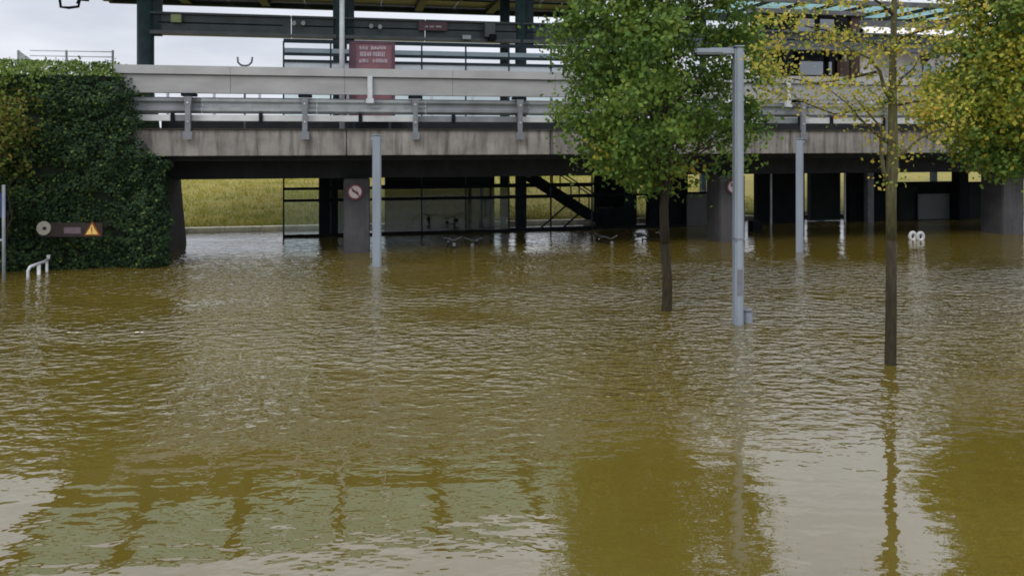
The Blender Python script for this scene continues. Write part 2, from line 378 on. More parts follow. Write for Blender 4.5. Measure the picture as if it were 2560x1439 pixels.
# ------------------------------------------------------------------ road bridge
br = root('road_bridge', (0, 0, -1.3), 'low concrete road bridge with a stained edge beam standing in the flood water', 'bridge')
UL, UR = U(300, -1), 34.0
zf0, zf1 = 2.735, 3.415
seg = 5.58
u = UL
while u < UR:                                   # cast edge beam, a joint every few metres
    bx('edge_beam', 'fascia_concrete', br, u, u+seg-0.02, -1.0, -0.72, zf0, zf1, 0.015); u += seg
bx('coping', 'mossy_concrete', br, UL, UR, -1.05, -0.7, zf1+0.002, zf1+0.03)
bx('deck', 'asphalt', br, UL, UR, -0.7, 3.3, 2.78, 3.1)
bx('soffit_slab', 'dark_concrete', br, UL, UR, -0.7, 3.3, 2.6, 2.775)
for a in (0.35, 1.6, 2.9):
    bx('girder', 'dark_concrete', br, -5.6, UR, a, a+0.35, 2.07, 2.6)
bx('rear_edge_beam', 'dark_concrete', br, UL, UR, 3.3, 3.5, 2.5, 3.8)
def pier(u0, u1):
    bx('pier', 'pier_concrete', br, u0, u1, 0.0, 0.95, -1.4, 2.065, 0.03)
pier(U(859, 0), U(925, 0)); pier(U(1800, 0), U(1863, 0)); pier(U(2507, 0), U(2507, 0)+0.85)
ab = MB()                                       # slanting abutment wall at the left end
ab.prism([(-7.2, -1.4), (-4.95, -1.4), (-5.25, 2.06), (-7.2, 2.06)], 'y', -0.3, 3.2); ab.build('abutment', 'abutment_concrete', br)

# guard rail on the edge beam
gr = root('guard_rail', (0, -0.85, 3.415), 'galvanised steel guard rail with flared posts along the edge of the bridge', 'guard rail')
def post_mesh(u):
    m_ = MB()
    m_.prism([(u-0.065, 3.2), (u+0.065, 3.2), (u+0.065, 4.0), (u+0.1, 4.26), (u-0.1, 4.26), (u-0.065, 4.0)], 'y', -1.1, -1.01)
    return m_
UP = [U(470, -1.05)+(U(1300, -1.05)-U(470, -1.05))/3*i for i in range(0, 15)]
first = None
for i, u in enumerate(UP):
    if first is None:
        first = post_mesh(u).build('post', 'post_grey', gr); fu = u
    else:
        c = first.copy(); COL.objects.link(c); c.location.x = first.location.x+u-fu
    bx('post_head', 'black_steel', gr, u-0.17, u+0.17, -1.08, -0.7, 4.265, 4.345, 0.01)
    bx('base_plate', 'post_grey', gr, u-0.11, u+0.11, -1.12, -1.101, 3.16, 3.36)
    for zz in (3.24, 3.62, 4.1): bx('bolt', 'galvanised_pale', gr, u-0.02, u+0.02, -1.118, -1.1, zz-0.02+0.15*0, zz+0.02)
step = UP[1]-UP[0]
for i in range(-1, len(UP)-1):
    u0, u1 = (UP[i], UP[i+1]) if i >= 0 else (UP[0]-step*0.62, UP[0])
    w = MB()                                    # folded upper rail
    w.prism([(-0.86, 4.245), (-0.90, 4.215), (-0.90, 4.15), (-0.83, 4.09), (-0.83, 4.02), (-0.90, 3.97), (-0.90, 3.90), (-0.80, 3.83), (-0.78, 3.83), (-0.87, 3.91), (-0.87, 3.96), (-0.8, 4.01), (-0.8, 4.1), (-0.87, 4.16), (-0.87, 4.2), (-0.85, 4.22)], 'x', u0+0.3, u1+0.29)
    w.build('rail', ['galvanised', 'galvanised', 'galvanised_dull'][i % 3], gr)
    cuts = sorted([u0]+[u0+random.uniform(0.35, 0.75)*step]+[u1])
    for a, b_ in zip(cuts, cuts[1:]):
        bx('lower_rail', random.choice(['galvanised_pale', 'galvanised_pale', 'galvanised', 'galvanised_dull']), gr, a+0.03, b_-0.03, -0.86, -0.8, 3.635, 3.80, 0.01)
        bx('spacer', 'black_steel', gr, b_-0.05, b_+0.05, -0.9, -0.861, 3.58, 3.84)

# grey panel barrier on top of the posts
pb = root('panel_barrier', (0, -0.9, 4.35), 'long pale grey panel barrier carried above the guard rail of the bridge', 'barrier')
for i in range(-1, len(UP)-1):
    a, b_ = (UP[i]+1.02, UP[i+1]+1.02) if i >= 0 else (U(285, -1), UP[0]+1.02)
    bx('panel', 'panel_grey', pb, a+0.003, b_-0.003, -0.98, -0.74, 4.35, 4.80, 0.004)
    bx('lip', 'panel_lip', pb, a+0.002, b_-0.002, -1.04, -0.7, 4.825, 5.045, 0.006)
    bx('shadow_groove', 'post_grey', pb, a, b_, -0.95, -0.76, 4.80, 4.825)
for px in (925, 1973):
    u = U(px, -1.1); bx('joint_cover', 'pale_metal', pb, u-0.065, u+0.065, -1.1, -1.042, 4.25, 4.84, 0.01)
    bx('joint_foot', 'pale_metal', pb, u-0.1, u+0.1, -1.12, -1.0, 4.12, 4.25, 0.01)
# low rail on the far side of the deck
rr = root('far_parapet', (0, 3.4, 3.8), 'thin white posts and rail on the far edge of the bridge deck', 'railing')
for i in range(26):
    u = -7+1.35*i; bx('post', 'pale_metal', rr, u-0.035, u+0.035, 3.36, 3.43, 3.805, 4.6)
bx('rail', 'dark_steel', rr, -7.1, 27, 3.37, 3.42, 4.6, 4.66)
bx('rail', 'dark_steel', rr, -7.1, 27, 3.37, 3.42, 4.38, 4.42)

# ------------------------------------------------------------------ station: canopy
VC = 5.3
can = root('station_canopy', (U(858, VC), VC, -0.3), 'dark steel station canopy with round columns, long beam and green glass roof', 'canopy')
ZR = 8.85
def col(px, v, r, z0=-1.4, z1=ZR-0.1):
    u = U(px, v); MB().tube([(u, v, z0), (u, v, z1)], r, 16).build('column', 'dark_steel', can, smooth=True); return u
for px, r in ((364, 0.265), (850, 0.24), (1302, 0.21), (1575, 0.2)):
    u = col(px, VC, r)
    bx('flange', 'dark_steel', can, u+r*0.9, u+r+0.24, VC-0.1, VC+0.1, 6.55, ZR-0.12)
col(1262, VC+1.6, 0.19)
u0, u1 = U(372, VC), U(2450, VC)
n = 7
for i in range(n):                              # I-beam in lengths
    a, b_ = u0+(u1-u0)*i/n, u0+(u1-u0)*(i+1)/n
    bx('beam_web', 'beam_steel', can, a, b_-0.03, VC-0.09, VC+0.09, 6.72, 7.26)
    bx('beam_flange', 'beam_flange', can, a, b_-0.03, VC-0.2, VC+0.2, 6.6, 6.72)
    bx('beam_flange', 'beam_steel', can, a, b_-0.03, VC-0.2, VC+0.2, 7.262, 7.33)
    bx('beam_groove', 'black_steel', can, a+0.3, b_-0.3, VC-0.105, VC-0.091, 6.98, 7.02)
def on_beam(name, mat, px, py, w, h_, d=0.08):
    u, z = UZ(px, py, VC-0.2); bx(name, mat, can, u-w/2, u+w/2, VC-0.2-d, VC-0.2, z-h_/2, z+h_/2, 0.01)
on_beam('notice', 'lime_patch', 441, 47, 0.32, 0.26)
for px, py in ((735, 57), (758, 57), (928, 64), (950, 66)):
    u, z = UZ(px, py, VC-0.3); MB().tube([(u, VC-0.34, z-0.03), (u, VC-0.2, z+0.03)], [0.075, 0.05], 10).build('spotlight', 'pale_metal', can)
on_beam('name_board', 'sign_red_edge', 1082, 67, 1.0, 0.3)
for k, (px, w) in enumerate(((1066, 0.1), (1079, 0.16), (1096, 0.2))): on_beam('lettering', 'sign_pink', px, 68, w, 0.07, 0.1)
on_beam('speaker_box', 'beam_flange', 1222, 78, 0.36, 0.5, 0.3)
on_beam('camera_box', 'black_steel', 1228, 96, 0.26, 0.2, 0.35)
on_beam('bracket', 'galvanised', 1165, 95, 0.3, 0.14, 0.2)
# roof: edge beams, rafters, glass panes
ra, rb = U(70, 4.0), U(1470, 9)
v0, v1 = 1.6, 12.0
rows = [v0, 3.7, 5.75, 7.8, 9.85, v1]
bx('roof_edge_beam', 'dark_steel', can, ra, rb, v1, v1+0.22, ZR-0.18, ZR)
bx('roof_fascia', 'beam_flange', can, ra, rb, v1-0.02, v1+0.2, ZR+0.003, ZR+0.6)
bx('roof_edge_beam', 'dark_steel', can, ra, rb, v0-0.12, v0, ZR-0.05, ZR+0.12)
rl = [ra, U(364, VC), U(612, VC), U(850, VC), U(1085, VC), U(1302, VC), rb]
for u in rl: bx('rafter', 'dark_steel', can, u-0.17, u+0.17, v0, v1-0.01, ZR-0.14, ZR+0.06)
for vv in rows[1:-1]: bx('purlin', 'beam_steel', can, ra, rb, vv-0.04, vv+0.04, ZR-0.02, ZR+0.07)
for a, b_ in zip(rl, rl[1:]):
    for j, (q0, q1) in enumerate(zip(rows, rows[1:])):
        for k in range(2):
            w = (b_-a)/2; g0 = a+w*k
            bx('roof_pane' if j < 2 else 'roof_sheet', 'roof_glass' if j < 2 else 'beam_flange', can, g0+0.02, g0+w-0.02, q0+0.045, q1-0.045, ZR+0.08, ZR+0.1)
# right-hand canopy, higher and paler
cr2 = root('glass_canopy', (U(2150, 10), 10, 2.5), 'pale blue green glass canopy over the pavilion behind the sparse tree', 'canopy')
ra2, rb2 = U(1830, 9), U(2480, 9); va, vb = 8.6, 12.6; ZR2 = 9.15
bx('roof_edge_beam', 'beam_flange', cr2, ra2, rb2, vb, vb+0.2, ZR2-0.3, ZR2+0.1)
bx('roof_edge_beam', 'beam_flange', cr2, ra2, rb2, va-0.2, va, ZR2-0.1, ZR2+0.1)
for i in range(9):
    u = ra2+(rb2-ra2)*i/8; bx('rafter', 'dark_steel', cr2, u-0.05, u+0.05, va, vb, ZR2-0.1, ZR2+0.05)
for i in range(8):
    for j in range(2):
        a = ra2+(rb2-ra2)*i/8; w = (rb2-ra2)/8
        bx('roof_pane', 'roof_glass_pale', cr2, a+0.06, a+w-0.06, va+2*j+0.03, va+2*j+1.97, ZR2+0.06, ZR2+0.08)
for i in (0.02, 0.5, 0.98):
    u = ra2+(rb2-ra2)*i; bx('column', 'dark_steel', cr2, u-0.12, u+0.12, 12.3, 12.55, 0.2, ZR2-0.31)

# frame hanging from the canopy's left end
hf = root('hanging_frame', (U(175, VC), VC, 7.6), 'dark bent tube frame hanging in the sky at the upper left', 'bracket')
def P5(px, py): u, z = UZ(px, py, VC); return (u, VC, z)
m_ = MB(); m_.tube([P5(150, -84), P5(148, -10), P5(152, 18), P5(172, 20), P5(196, 17), P5(200, 0), P5(222, 1)], 0.045, 8)
m_.tube([P5(193, 10), P5(205, -20), P5(206, -84)], 0.04, 8); m_.build('tube', 'black_steel', hf, smooth=True)

# ------------------------------------------------------------------ glass hall wall
VG = 4.0
gw = root('glass_facade', (U(710, VG), VG, -0.1), 'glazed station wall with dark horizontal bars rising from the water behind the bridge', 'glass wall')
ga = U(709, VG); gbn = U(1480, VG); ng = 7; glow = U(1300, VG)
ups = [ga+(gbn-ga)*i/ng for i in range(ng+1)]
for i, u in enumerate(ups): bx('mullion', 'dark_steel', gw, u-0.025, u+0.025, VG-0.03, VG+0.03, -0.4, 6.33)
for z, h_ in ((-0.06, 0.14), (1.13, 0.09), (1.51, 0.09), (5.65, 0.085), (5.86, 0.1), (6.27, 0.13)):
    for i in range(ng): bx('bar', 'black_steel' if z < 3 else 'dark_steel', gw, ups[i], ups[i+1], VG-0.06, VG-0.031, z, z+h_)
for i in range(ng):
    for z0, z1 in (((0.09, 1.12), (1.23, 1.5)) if ups[i+1] < glow else ())+((3.2, 5.3), (5.3, 5.66)):
        bx('pane', 'hall_glass', gw, ups[i]+0.026, ups[i+1]-0.026, VG-0.006, VG+0.006, z0, z1)
    for ya, yb, mt in ((121.5, 135, 'louvre_blue'), (154.5, 185, 'louvre_pale')):
        bx('louvre', mt, gw, ups[i]+0.026, ups[i+1]-0.026, VG-0.02, VG+0.02, UZ(780, yb, VG)[1], UZ(780, ya, VG)[1])
    for z0, z1 in () and ((0.09, 1.12), (1.23, 1.5), (3.2, 5.3), (5.3, 5.66), (5.93, 6.08)):
        bx('pane', 'strip_glass' if z0 > 5.6 else 'hall_glass', gw, ups[i]+0.026, ups[i+1]-0.026, VG-0.006, VG+0.006, z0, z1)
# station floor, carried over the water
sf = root('concourse_slab', (U(1600, 5), 5, 2.0), 'dark concrete floor slab of the station behind the bridge', 'floor slab')
bx('slab', 'dark_concrete', sf, U(800, 4.2), U(2560, 4.2)+3, 4.2, 7.6, 2.1, 2.55)
for px in (930, 1300, 1575, 1700, 1905, 2140, 2400):
    u = U(px, 4.6); bx('rib', 'dark_concrete', sf, u-0.15, u+0.15, 4.2, 7.5, 1.9, 2.1)

def panel(name, mat, label, px0, px1, py0, py1, v, thick=0.1, cat='panel', frame=None, z0=None):
    ua, zb = UZ(px0, py1, v); ub, _ = UZ(px1, py1, v); zt = UZ((px0+px1)/2, py0, v)[1]; zb = UZ((px0+px1)/2, py1, v)[1]
    if z0 is not None: zb = z0
    rt = root(name, ((ua+ub)/2, v, zb), label, cat)
    if frame:
        fw = 0.07
        bx('frame', frame, rt, ua, ua+fw, v-0.03, v+thick, zb, zt); bx('frame', frame, rt, ub-fw, ub, v-0.03, v+thick, zb, zt)
        bx('frame', frame, rt, ua+fw, ub-fw, v-0.03, v+thick, zb, zb+fw); bx('frame', frame, rt, ua+fw, ub-fw, v-0.03, v+thick, zt-fw, zt)
        bx('infill', mat, rt, ua+fw, ub-fw, v, v+thick-0.02, zb+fw, zt-fw)
    else: bx('board', mat, rt, ua, ub, v, v+thick, zb, zt, 0.01)
    return rt
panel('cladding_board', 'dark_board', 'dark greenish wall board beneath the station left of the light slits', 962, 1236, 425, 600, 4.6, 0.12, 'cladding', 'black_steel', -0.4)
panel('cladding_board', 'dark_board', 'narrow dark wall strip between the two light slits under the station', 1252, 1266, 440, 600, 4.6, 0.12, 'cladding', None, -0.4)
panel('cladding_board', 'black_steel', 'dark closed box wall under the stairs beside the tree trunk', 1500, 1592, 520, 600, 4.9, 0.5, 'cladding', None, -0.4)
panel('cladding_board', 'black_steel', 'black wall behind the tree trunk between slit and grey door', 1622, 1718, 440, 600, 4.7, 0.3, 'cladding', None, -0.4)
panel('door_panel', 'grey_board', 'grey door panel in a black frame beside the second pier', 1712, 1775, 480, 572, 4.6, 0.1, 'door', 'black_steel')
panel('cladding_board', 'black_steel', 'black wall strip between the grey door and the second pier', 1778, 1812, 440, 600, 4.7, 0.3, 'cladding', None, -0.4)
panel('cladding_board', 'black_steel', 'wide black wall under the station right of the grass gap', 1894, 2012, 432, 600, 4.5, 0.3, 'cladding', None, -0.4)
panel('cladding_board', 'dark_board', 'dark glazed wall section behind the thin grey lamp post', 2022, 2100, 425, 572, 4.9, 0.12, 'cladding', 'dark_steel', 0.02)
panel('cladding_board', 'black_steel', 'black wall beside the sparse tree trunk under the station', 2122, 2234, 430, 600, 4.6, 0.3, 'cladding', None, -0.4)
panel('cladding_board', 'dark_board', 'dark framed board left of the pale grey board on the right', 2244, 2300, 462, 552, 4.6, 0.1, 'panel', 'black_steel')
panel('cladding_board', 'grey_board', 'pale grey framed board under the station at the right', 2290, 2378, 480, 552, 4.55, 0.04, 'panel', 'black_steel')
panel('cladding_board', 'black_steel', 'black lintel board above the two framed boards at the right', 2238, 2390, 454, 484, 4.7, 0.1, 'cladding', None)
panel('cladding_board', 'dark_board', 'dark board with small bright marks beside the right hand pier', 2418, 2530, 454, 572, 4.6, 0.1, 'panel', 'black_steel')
mk = root('notice', (U(2480, 4.5), 4.5, 0.4), 'cluster of small bright stickers on the dark board by the right hand pier', 'stickers')
for px, py, w, h_ in ((2497, 562, 0.2, 0.12), (2462, 532, 0.12, 0.04), (2490, 530, 0.16, 0.04), (2498, 516, 0.06, 0.08), (2456, 555, 0.06, 0.05), (2436, 566, 0.3, 0.03)):
    u, z = UZ(px, py, 4.55); bx('sticker', 'white_paint', mk, u-w/2, u+w/2, 4.54, 4.565, z-h_/2, z+h_/2)
for label, px, w, mt in (('black square column of the station at the left of the glass strip', 822, 0.62, 'black_steel'), ('slim grey column beside the sparse tree under the station', 2172, 0.26, 'post_grey'),
                         ('black square column right of the pale grey board', 2400, 0.42, 'black_steel'), ('pale slim pipe beside the dark glazed wall section', 2112, 0.06, 'pale_metal'), ('pale slim pipe on the wide black wall', 1927, 0.07, 'galvanised')):
    vv = 4.3; u = U(px, vv); rt = root('station_column', (u, vv, -0.3), label, 'column')
    bx('shaft', mt, rt, u-w/2, u+w/2, vv-w/2, vv+w/2, -1.4, 2.0, 0.01); bx('head', mt, rt, u-w/2-0.03, u+w/2+0.03, vv-w/2-0.03, vv+w/2+0.03, 2.002, 2.09)

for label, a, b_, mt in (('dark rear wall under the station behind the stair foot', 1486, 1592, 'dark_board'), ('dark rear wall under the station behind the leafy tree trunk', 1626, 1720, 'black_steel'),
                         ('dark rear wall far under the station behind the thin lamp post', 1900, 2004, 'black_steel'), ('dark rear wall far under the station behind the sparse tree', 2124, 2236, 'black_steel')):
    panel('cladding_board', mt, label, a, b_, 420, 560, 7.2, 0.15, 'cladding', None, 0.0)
# bracing bars and staircase under the station
def brace(label, a, b_, v, w=0.08, mat='black_steel'):
    (ua, za), (ub, zb) = UZ(*a, v), UZ(*b_, v); rt = root('brace', (ub, v, min(za, zb)), label, 'brace')
    MB().bar((ua, v, za), (ub, v, zb), w, w).build('bar', mat, rt); bx('gusset', mat, rt, ua-0.1, ua+0.1, v-0.05, v+0.05, za-0.1, za+0.1)
brace('dark diagonal brace rising to the right beside the first pier', (985, 598), (1098, 482), 4.35)
brace('dark diagonal brace falling to the right before the wall board', (1098, 482), (1215, 582), 4.3)
brace('thin diagonal tie crossing the grass view left of the stairs', (1425, 505), (1340, 580), 4.8, 0.05)
brace('dark flat brace rising steeply beside the wall board', (1110, 598), (1112, 470), 4.32, 0.07)
brace('thin diagonal tie nearest the foot of the stairs', (1452, 530), (1395, 580), 4.8, 0.05)
st = root('staircase', (U(1560, 5.2), 5.2, -0.1), 'dark steel staircase descending to the right under the station', 'staircase')
(sa, za), (sb, zb) = UZ(1325, 440, 5.2), UZ(1560, 592, 5.2)
for vv in (5.0, 6.1): MB().bar((sa, vv, za), (sb, vv, zb), 0.07, 0.32).build('stringer', 'black_steel', st)
for i in range(13):
    k = (i+0.5)/13; uu = sa+(sb-sa)*k; zz = za+(zb-za)*k
    bx('tread', 'dark_steel', st, uu-0.13, uu+0.13, 5.04, 6.06, zz+0.02, zz+0.06)
for vv in (5.0, 6.1):
    MB().tube([(sa, vv, za+0.85), (sb, vv, zb+0.85)], 0.025, 6).build('handrail', 'black_steel', st)
    for i in range(5):
        k = (i+0.5)/5; uu = sa+(sb-sa)*k; zz = za+(zb-za)*k; bx('baluster', 'black_steel', st, uu-0.02, uu+0.02, vv-0.02, vv+0.02, zz+0.1, zz+0.85)
# low sill beam across the view beside the stairs
sl = root('sill_beam', (U(1450, 4.2), 4.2, 0), 'long dark beam lying at the water surface under the station', 'beam')
for a, b_ in ((930, 1300), (1300, 1575), (1575, 1712)):
    bx('length', 'black_steel', sl, U(a, 4.2), U(b_, 4.2)-0.02, 4.12, 4.24, -0.06, 0.1)
    bx('rail', 'black_steel', sl, U(a, 4.2), U(b_, 4.2)-0.02, 4.14, 4.22, 1.15, 1.23)
    bx('rail', 'black_steel', sl, U(a, 4.2), U(b_, 4.2)-0.02, 4.14, 4.22, 1.55, 1.63)

# ------------------------------------------------------------------ pavilion on the upper level, right
VP = 6.9
pv_ = root('pavilion', (U(2150, VP), VP, 2.56), 'dark framed pavilion with bluish windows behind the sparse yellow tree', 'building')
def pbx(name, mat, px0, px1, py0, py1, v, d, parent=pv_):
    ua, ub = U(px0, v), U(px1, v); zt = UZ((px0+px1)/2, py0, v)[1]; zb = UZ((px0+px1)/2, py1, v)[1]
    return bx(name, mat, parent, ua, ub, v, v+d, zb, zt, 0.01)
pbx('back_wall', 'dark_board', 1880, 2160, 32, 330, VP+0.6, 0.2)
pbx('parapet_wall', 'panel_grey', 1900, 2560, 205, 300, VP-1.2, 0.2)
pbx('post', 'black_steel', 1962, 1984, 30, 205, VP, 0.2)
pbx('post', 'brown_wood', 2128, 2150, 40, 210, VP-0.1, 0.3)
pbx('post', 'brown_wood', 2100, 2124, 150, 210, VP-0.05, 0.2)
pbx('post', 'brown_wood', 1900, 1930, 100, 210, VP, 0.2)
pbx('lintel', 'beam_flange', 1880, 2160, 24, 36, VP-0.3, 0.5)
pbx('cross_beam', 'black_steel', 1930, 2160, 92, 118, VP, 0.2)
for k, (a, b_, c, d) in enumerate(((1990, 2040, 42, 88), (2046, 2090, 42, 88), (1995, 2062, 124, 192), (2068, 2100, 124, 192))):
    w = pbx('window', 'black_steel', a, b_, c, d, VP+0.35, 0.1)
    q = pbx('blind', 'blind_grey' if k != 0 else 'white_paint', a+5, b_-5, c+ (18 if k < 2 else 8), d-5, VP+0.3, 0.04)
    q = pbx('pane', 'window_glass', a+4, b_-4, c+4, d-4, VP+0.24, 0.02)
# white awnings and parasol to its right
aw = root('awning', (U(2270, VP), VP, 2.56), 'white fabric awnings hung in a row right of the dark pavilion', 'awning')
for px0, px1, py0, py1 in ((2156, 2226, 66, 100), (2234, 2302, 68, 104), (2310, 2390, 72, 108)):
    ua, ub = U(px0, VP), U(px1, VP); zt = UZ(px0, py0, VP)[1]; zb = UZ(px0, py1, VP)[1]
    MB().prism([(VP-0.6, zb), (VP-0.58, zb+0.02), (VP+0.1, zt), (VP+0.1, zt-0.04)], 'x', ua, ub).build('cloth', 'white_awning', aw)
    bx('valance', 'white_awning', aw, ua, ub, VP-0.63, VP-0.605, zb-0.25, zb)
bx('pole', 'black_steel', aw, U(2230, VP)-0.04, U(2230, VP)+0.04, VP-0.1, VP, 2.3, UZ(2230, 60, VP)[1])
bx('beam', 'beam_flange', aw, U(2150, VP), U(2400, VP), VP+0.42, VP+0.55, UZ(2270, 72, VP)[1], UZ(2270, 50, VP)[1])
ww = root('white_kiosk', (U(2260, VP+.3), VP+.3, 2.56), 'white rendered kiosk front beneath the awnings behind the sparse tree', 'kiosk')
pbx('wall', 'white_awning', 2112, 2420, 128, 300, VP+0.3, 0.2, ww)
pbx('shop_window', 'window_glass', 2262, 2370, 165, 200, VP+0.26, 0.03, ww)
pbx('coping', 'beam_flange', 2108, 2424, 122, 128, VP+0.25, 0.3, ww)
pr = root('parasol', (U(2310, VP), VP-0.3, 2.56), 'folded dark parasol leaning before the white wall', 'parasol')
uu, zt = UZ(2318, 118, VP-0.3); m_ = MB(); m_.tube([(uu+0.1, VP-0.3, zt), (uu, VP-0.3, zt-0.25), (uu-0.25, VP-0.3, zt-0.75)], [0.05, 0.3, 0.06], 10); m_.build('canopy', 'sign_black', pr, smooth=True)
MB().tube([(uu-0.2, VP-0.3, zt-0.7), (uu-0.45, VP-0.3, 2.56)], 0.03, 6).build('pole', 'dark_steel', pr)

# ------------------------------------------------------------------ signs and poles on the bridge
rs = root('billboard', (U(930, 3.0), 3.0, 3.1), 'dark red billboard with pale lines of lettering behind the panel barrier', 'sign')
(ua, zt), (ub, _) = UZ(874, 104, 3.0), UZ(986, 104, 3.0)
bx('board', 'sign_red', rs, ua, ub, 2.98, 3.04, 3.9, zt, 0.01)
bx('edge', 'sign_red_edge', rs, ua-0.02, ua+0.2, 2.96, 2.979, 3.9, zt); bx('edge', 'sign_red_edge', rs, ub-0.09, ub+0.02, 2.96, 2.979, 3.9, zt); bx('edge', 'sign_red_edge', rs, ua+0.2, ub-0.09, 2.96, 2.979, zt-0.06, zt+0.01)
for px in (885, 975):
    uu = U(px, 3.05); bx('leg', 'dark_steel', rs, uu-0.04, uu+0.04, 3.045, 3.12, 3.1, zt)
def words(py0, py1, spans, mat):
    for a, b_ in spans:
        x = a
        while x < b_:                           # illegible strokes of letters
            w = random.uniform(2.0, 5.0); (p0, z1_), (p1, z0_) = UZ(x, py0, 2.97), UZ(min(x+w, b_), py1, 2.97)
            bx('letter', mat, rs, p0, p1, 2.962, 2.9795, z0_+random.uniform(0, 0.02), z1_-random.uniform(0, 0.03)); x += w+random.uniform(0.6, 1.6)
words(115, 125, [(899, 921), (927, 966)], 'sign_pink'); words(129, 142, [(900, 916), (918, 928), (932, 962)], 'sign_pink'); words(147, 158, [(898, 922), (932, 968)], 'sign_pink')
fp = root('flag_pole', (U(855, 2.7), 2.7, 3.1), 'slim pale grey pole standing on the bridge left of the red billboard', 'pole')
uu = U(855, 2.7); MB().tube([(uu, 2.7, 3.1), (uu, 2.7, 9.6)], [0.085, 0.075], 12).build('shaft', 'pale_metal', fp, smooth=True); bx('foot', 'galvanised', fp, uu-0.16, uu+0.16, 2.54, 2.86, 3.1, 3.13)
ub_ = root('hoop', (U(612, 2.0), 2.0, 3.1), 'small dark U shaped hoop showing above the panel barrier', 'hoop')
q = lambda px, py: (UZ(px, py, 2.0)[0], 2.0, UZ(px, py, 2.0)[1])
MB().tube([q(594, 143), q(595, 156), q(602, 163), q(612, 165), q(622, 163), q(629, 156), q(631, 143)], 0.028, 8).build('bow', 'beam_flange', ub_, smooth=True)
MB().tube([q(612, 165), (q(612, 165)[0], 2.0, 3.1)], 0.03, 8).build('stem', 'beam_flange', ub_)
def pier_sign(px, py, label):
    u, z = UZ(px, py, -0.06); rt = root('traffic_sign', (u, -0.06, z), label, 'sign', 'round signs on the bridge piers'); 
    r = 0.225
    MB().tube([(u, -0.03, z), (u, -0.05, z)], r, 32).build('ring', 'ring_red', rt)
    MB().tube([(u, -0.051, z), (u, -0.058, z)], r*0.76, 32).build('face', 'sign_white', rt)
    a = MB(); a.bar((u-0.08, -0.061, z+0.05), (u+0.05, -0.061, z-0.03), 0.006, 0.055); a.bar((u+0.03, -0.061, z+0.01), (u+0.07, -0.061, z-0.06), 0.006, 0.06); a.build('arrow', 'sign_black', rt)
    MB().bar((u-0.11, -0.066, z+0.12), (u+0.12, -0.066, z-0.12), 0.004, 0.035).build('slash', 'ring_red', rt)
    bx('bracket', 'galvanised', rt, u-0.05, u+0.05, -0.029, -0.001, z-0.1, z+0.1)
pier_sign(888, 480, 'round red ringed sign on the first pier left of the lamp post')
pier_sign(1834, 467, 'round red ringed sign on the second pier half hidden by the tall street lamp')

# pale railing frame above the ivy
VF = 7.0
pf = root('pale_railing', (U(165, VF), VF, 0.2), 'faint pale railing with a slanted end standing in the sky above the ivy', 'railing')
q = lambda px, py: (UZ(px, py, VF)[0], VF, UZ(px, py, VF)[1])
for y_ in (126, 139): MB().tube([q(75, y_), q(282, y_+4)], 0.022, 6).build('rail', 'pale_metal', pf)
for px in (166, 282, 46): MB().tube([q(px, 126), (q(px, 126)[0], VF, 0.2)], 0.04, 6).build('post', 'galvanised', pf)
MB().prism([(q(46, 126)[0], q(46, 126)[2]), (q(88, 156)[0], q(88, 156)[2]), (q(88, 175)[0], q(88, 175)[2]), (q(46, 175)[0], q(46, 175)[2])], 'y', VF-0.02, VF+0.02).build('end_panel', 'galvanised', pf)

# ------------------------------------------------------------------ foliage helpers
def leaves(name, pts, mat_ids, mats, parent, size=(0.08, 0.13), outward=None, bias=0.0, droop=0.0):
    """pts world/frame coordinates; one small folded leaf per point"""
    pts = np.asarray(pts, float); n = len(pts); oo = off(parent); pts = pts-np.array(oo)
    d = rng.normal(size=(n, 3)); d[:, 2] -= droop; d /= np.linalg.norm(d, axis=1)[:, None]
    nn = rng.normal(size=(n, 3))
    nn[:, 2] += 0.5
    if outward is not None: nn = nn*(1-bias)+outward*bias*1.6
    nn -= d*np.sum(nn*d, axis=1)[:, None]; nn /= np.linalg.norm(nn, axis=1)[:, None]
    s = np.cross(d, nn); L = rng.uniform(*size, size=n)[:, None]; W = L*rng.uniform(0.32, 0.45, size=(n, 1))
    p0 = pts-d*L*0.5; p1 = pts+s*W+nn*L*0.08; p2 = pts+d*L*0.5-nn*L*0.06; p3 = pts-s*W+nn*L*0.08
    co = np.stack([p0, p1, p2, p3], 1).reshape(-1, 3)
    me = bpy.data.meshes.new(name); me.vertices.add(4*n); me.vertices.foreach_set('co', co.ravel().astype(np.float32))
    me.loops.add(6*n); me.polygons.add(2*n)
    b_ = (np.arange(n)*4)[:, None]; tri = np.concatenate([b_+np.array([0, 1, 2]), b_+np.array([0, 2, 3])], 1).reshape(-1)
    me.loops.foreach_set('vertex_index', tri.astype(np.int32)); me.polygons.foreach_set('loop_start', (np.arange(2*n)*3).astype(np.int32))
    for m_ in mats: me.materials.append(MATS[m_])
    me.polygons.foreach_set('material_index', np.repeat(np.asarray(mat_ids, np.int32), 2)); me.update(); me.validate()
    o = finish(name, me, None, parent); o['kind'] = 'stuff'; return o
def limb(a, b_, r0, r1, n=6, wob=0.08, sag=0.0):
    a, b_ = Vector(a), Vector(b_); L = (b_-a).length; pts = []; rs_ = []
    for i in range(n+1):
        k = i/n; w = math.sin(math.pi*k)*wob*L
        pts.append(a.lerp(b_, k)+Vector((random.uniform(-1, 1)*w, random.uniform(-1, 1)*w, random.uniform(-1, 1)*w*0.5+sag*math.sin(math.pi*k)))); rs_.append(r0+(r1-r0)*k)
    return pts, rs_

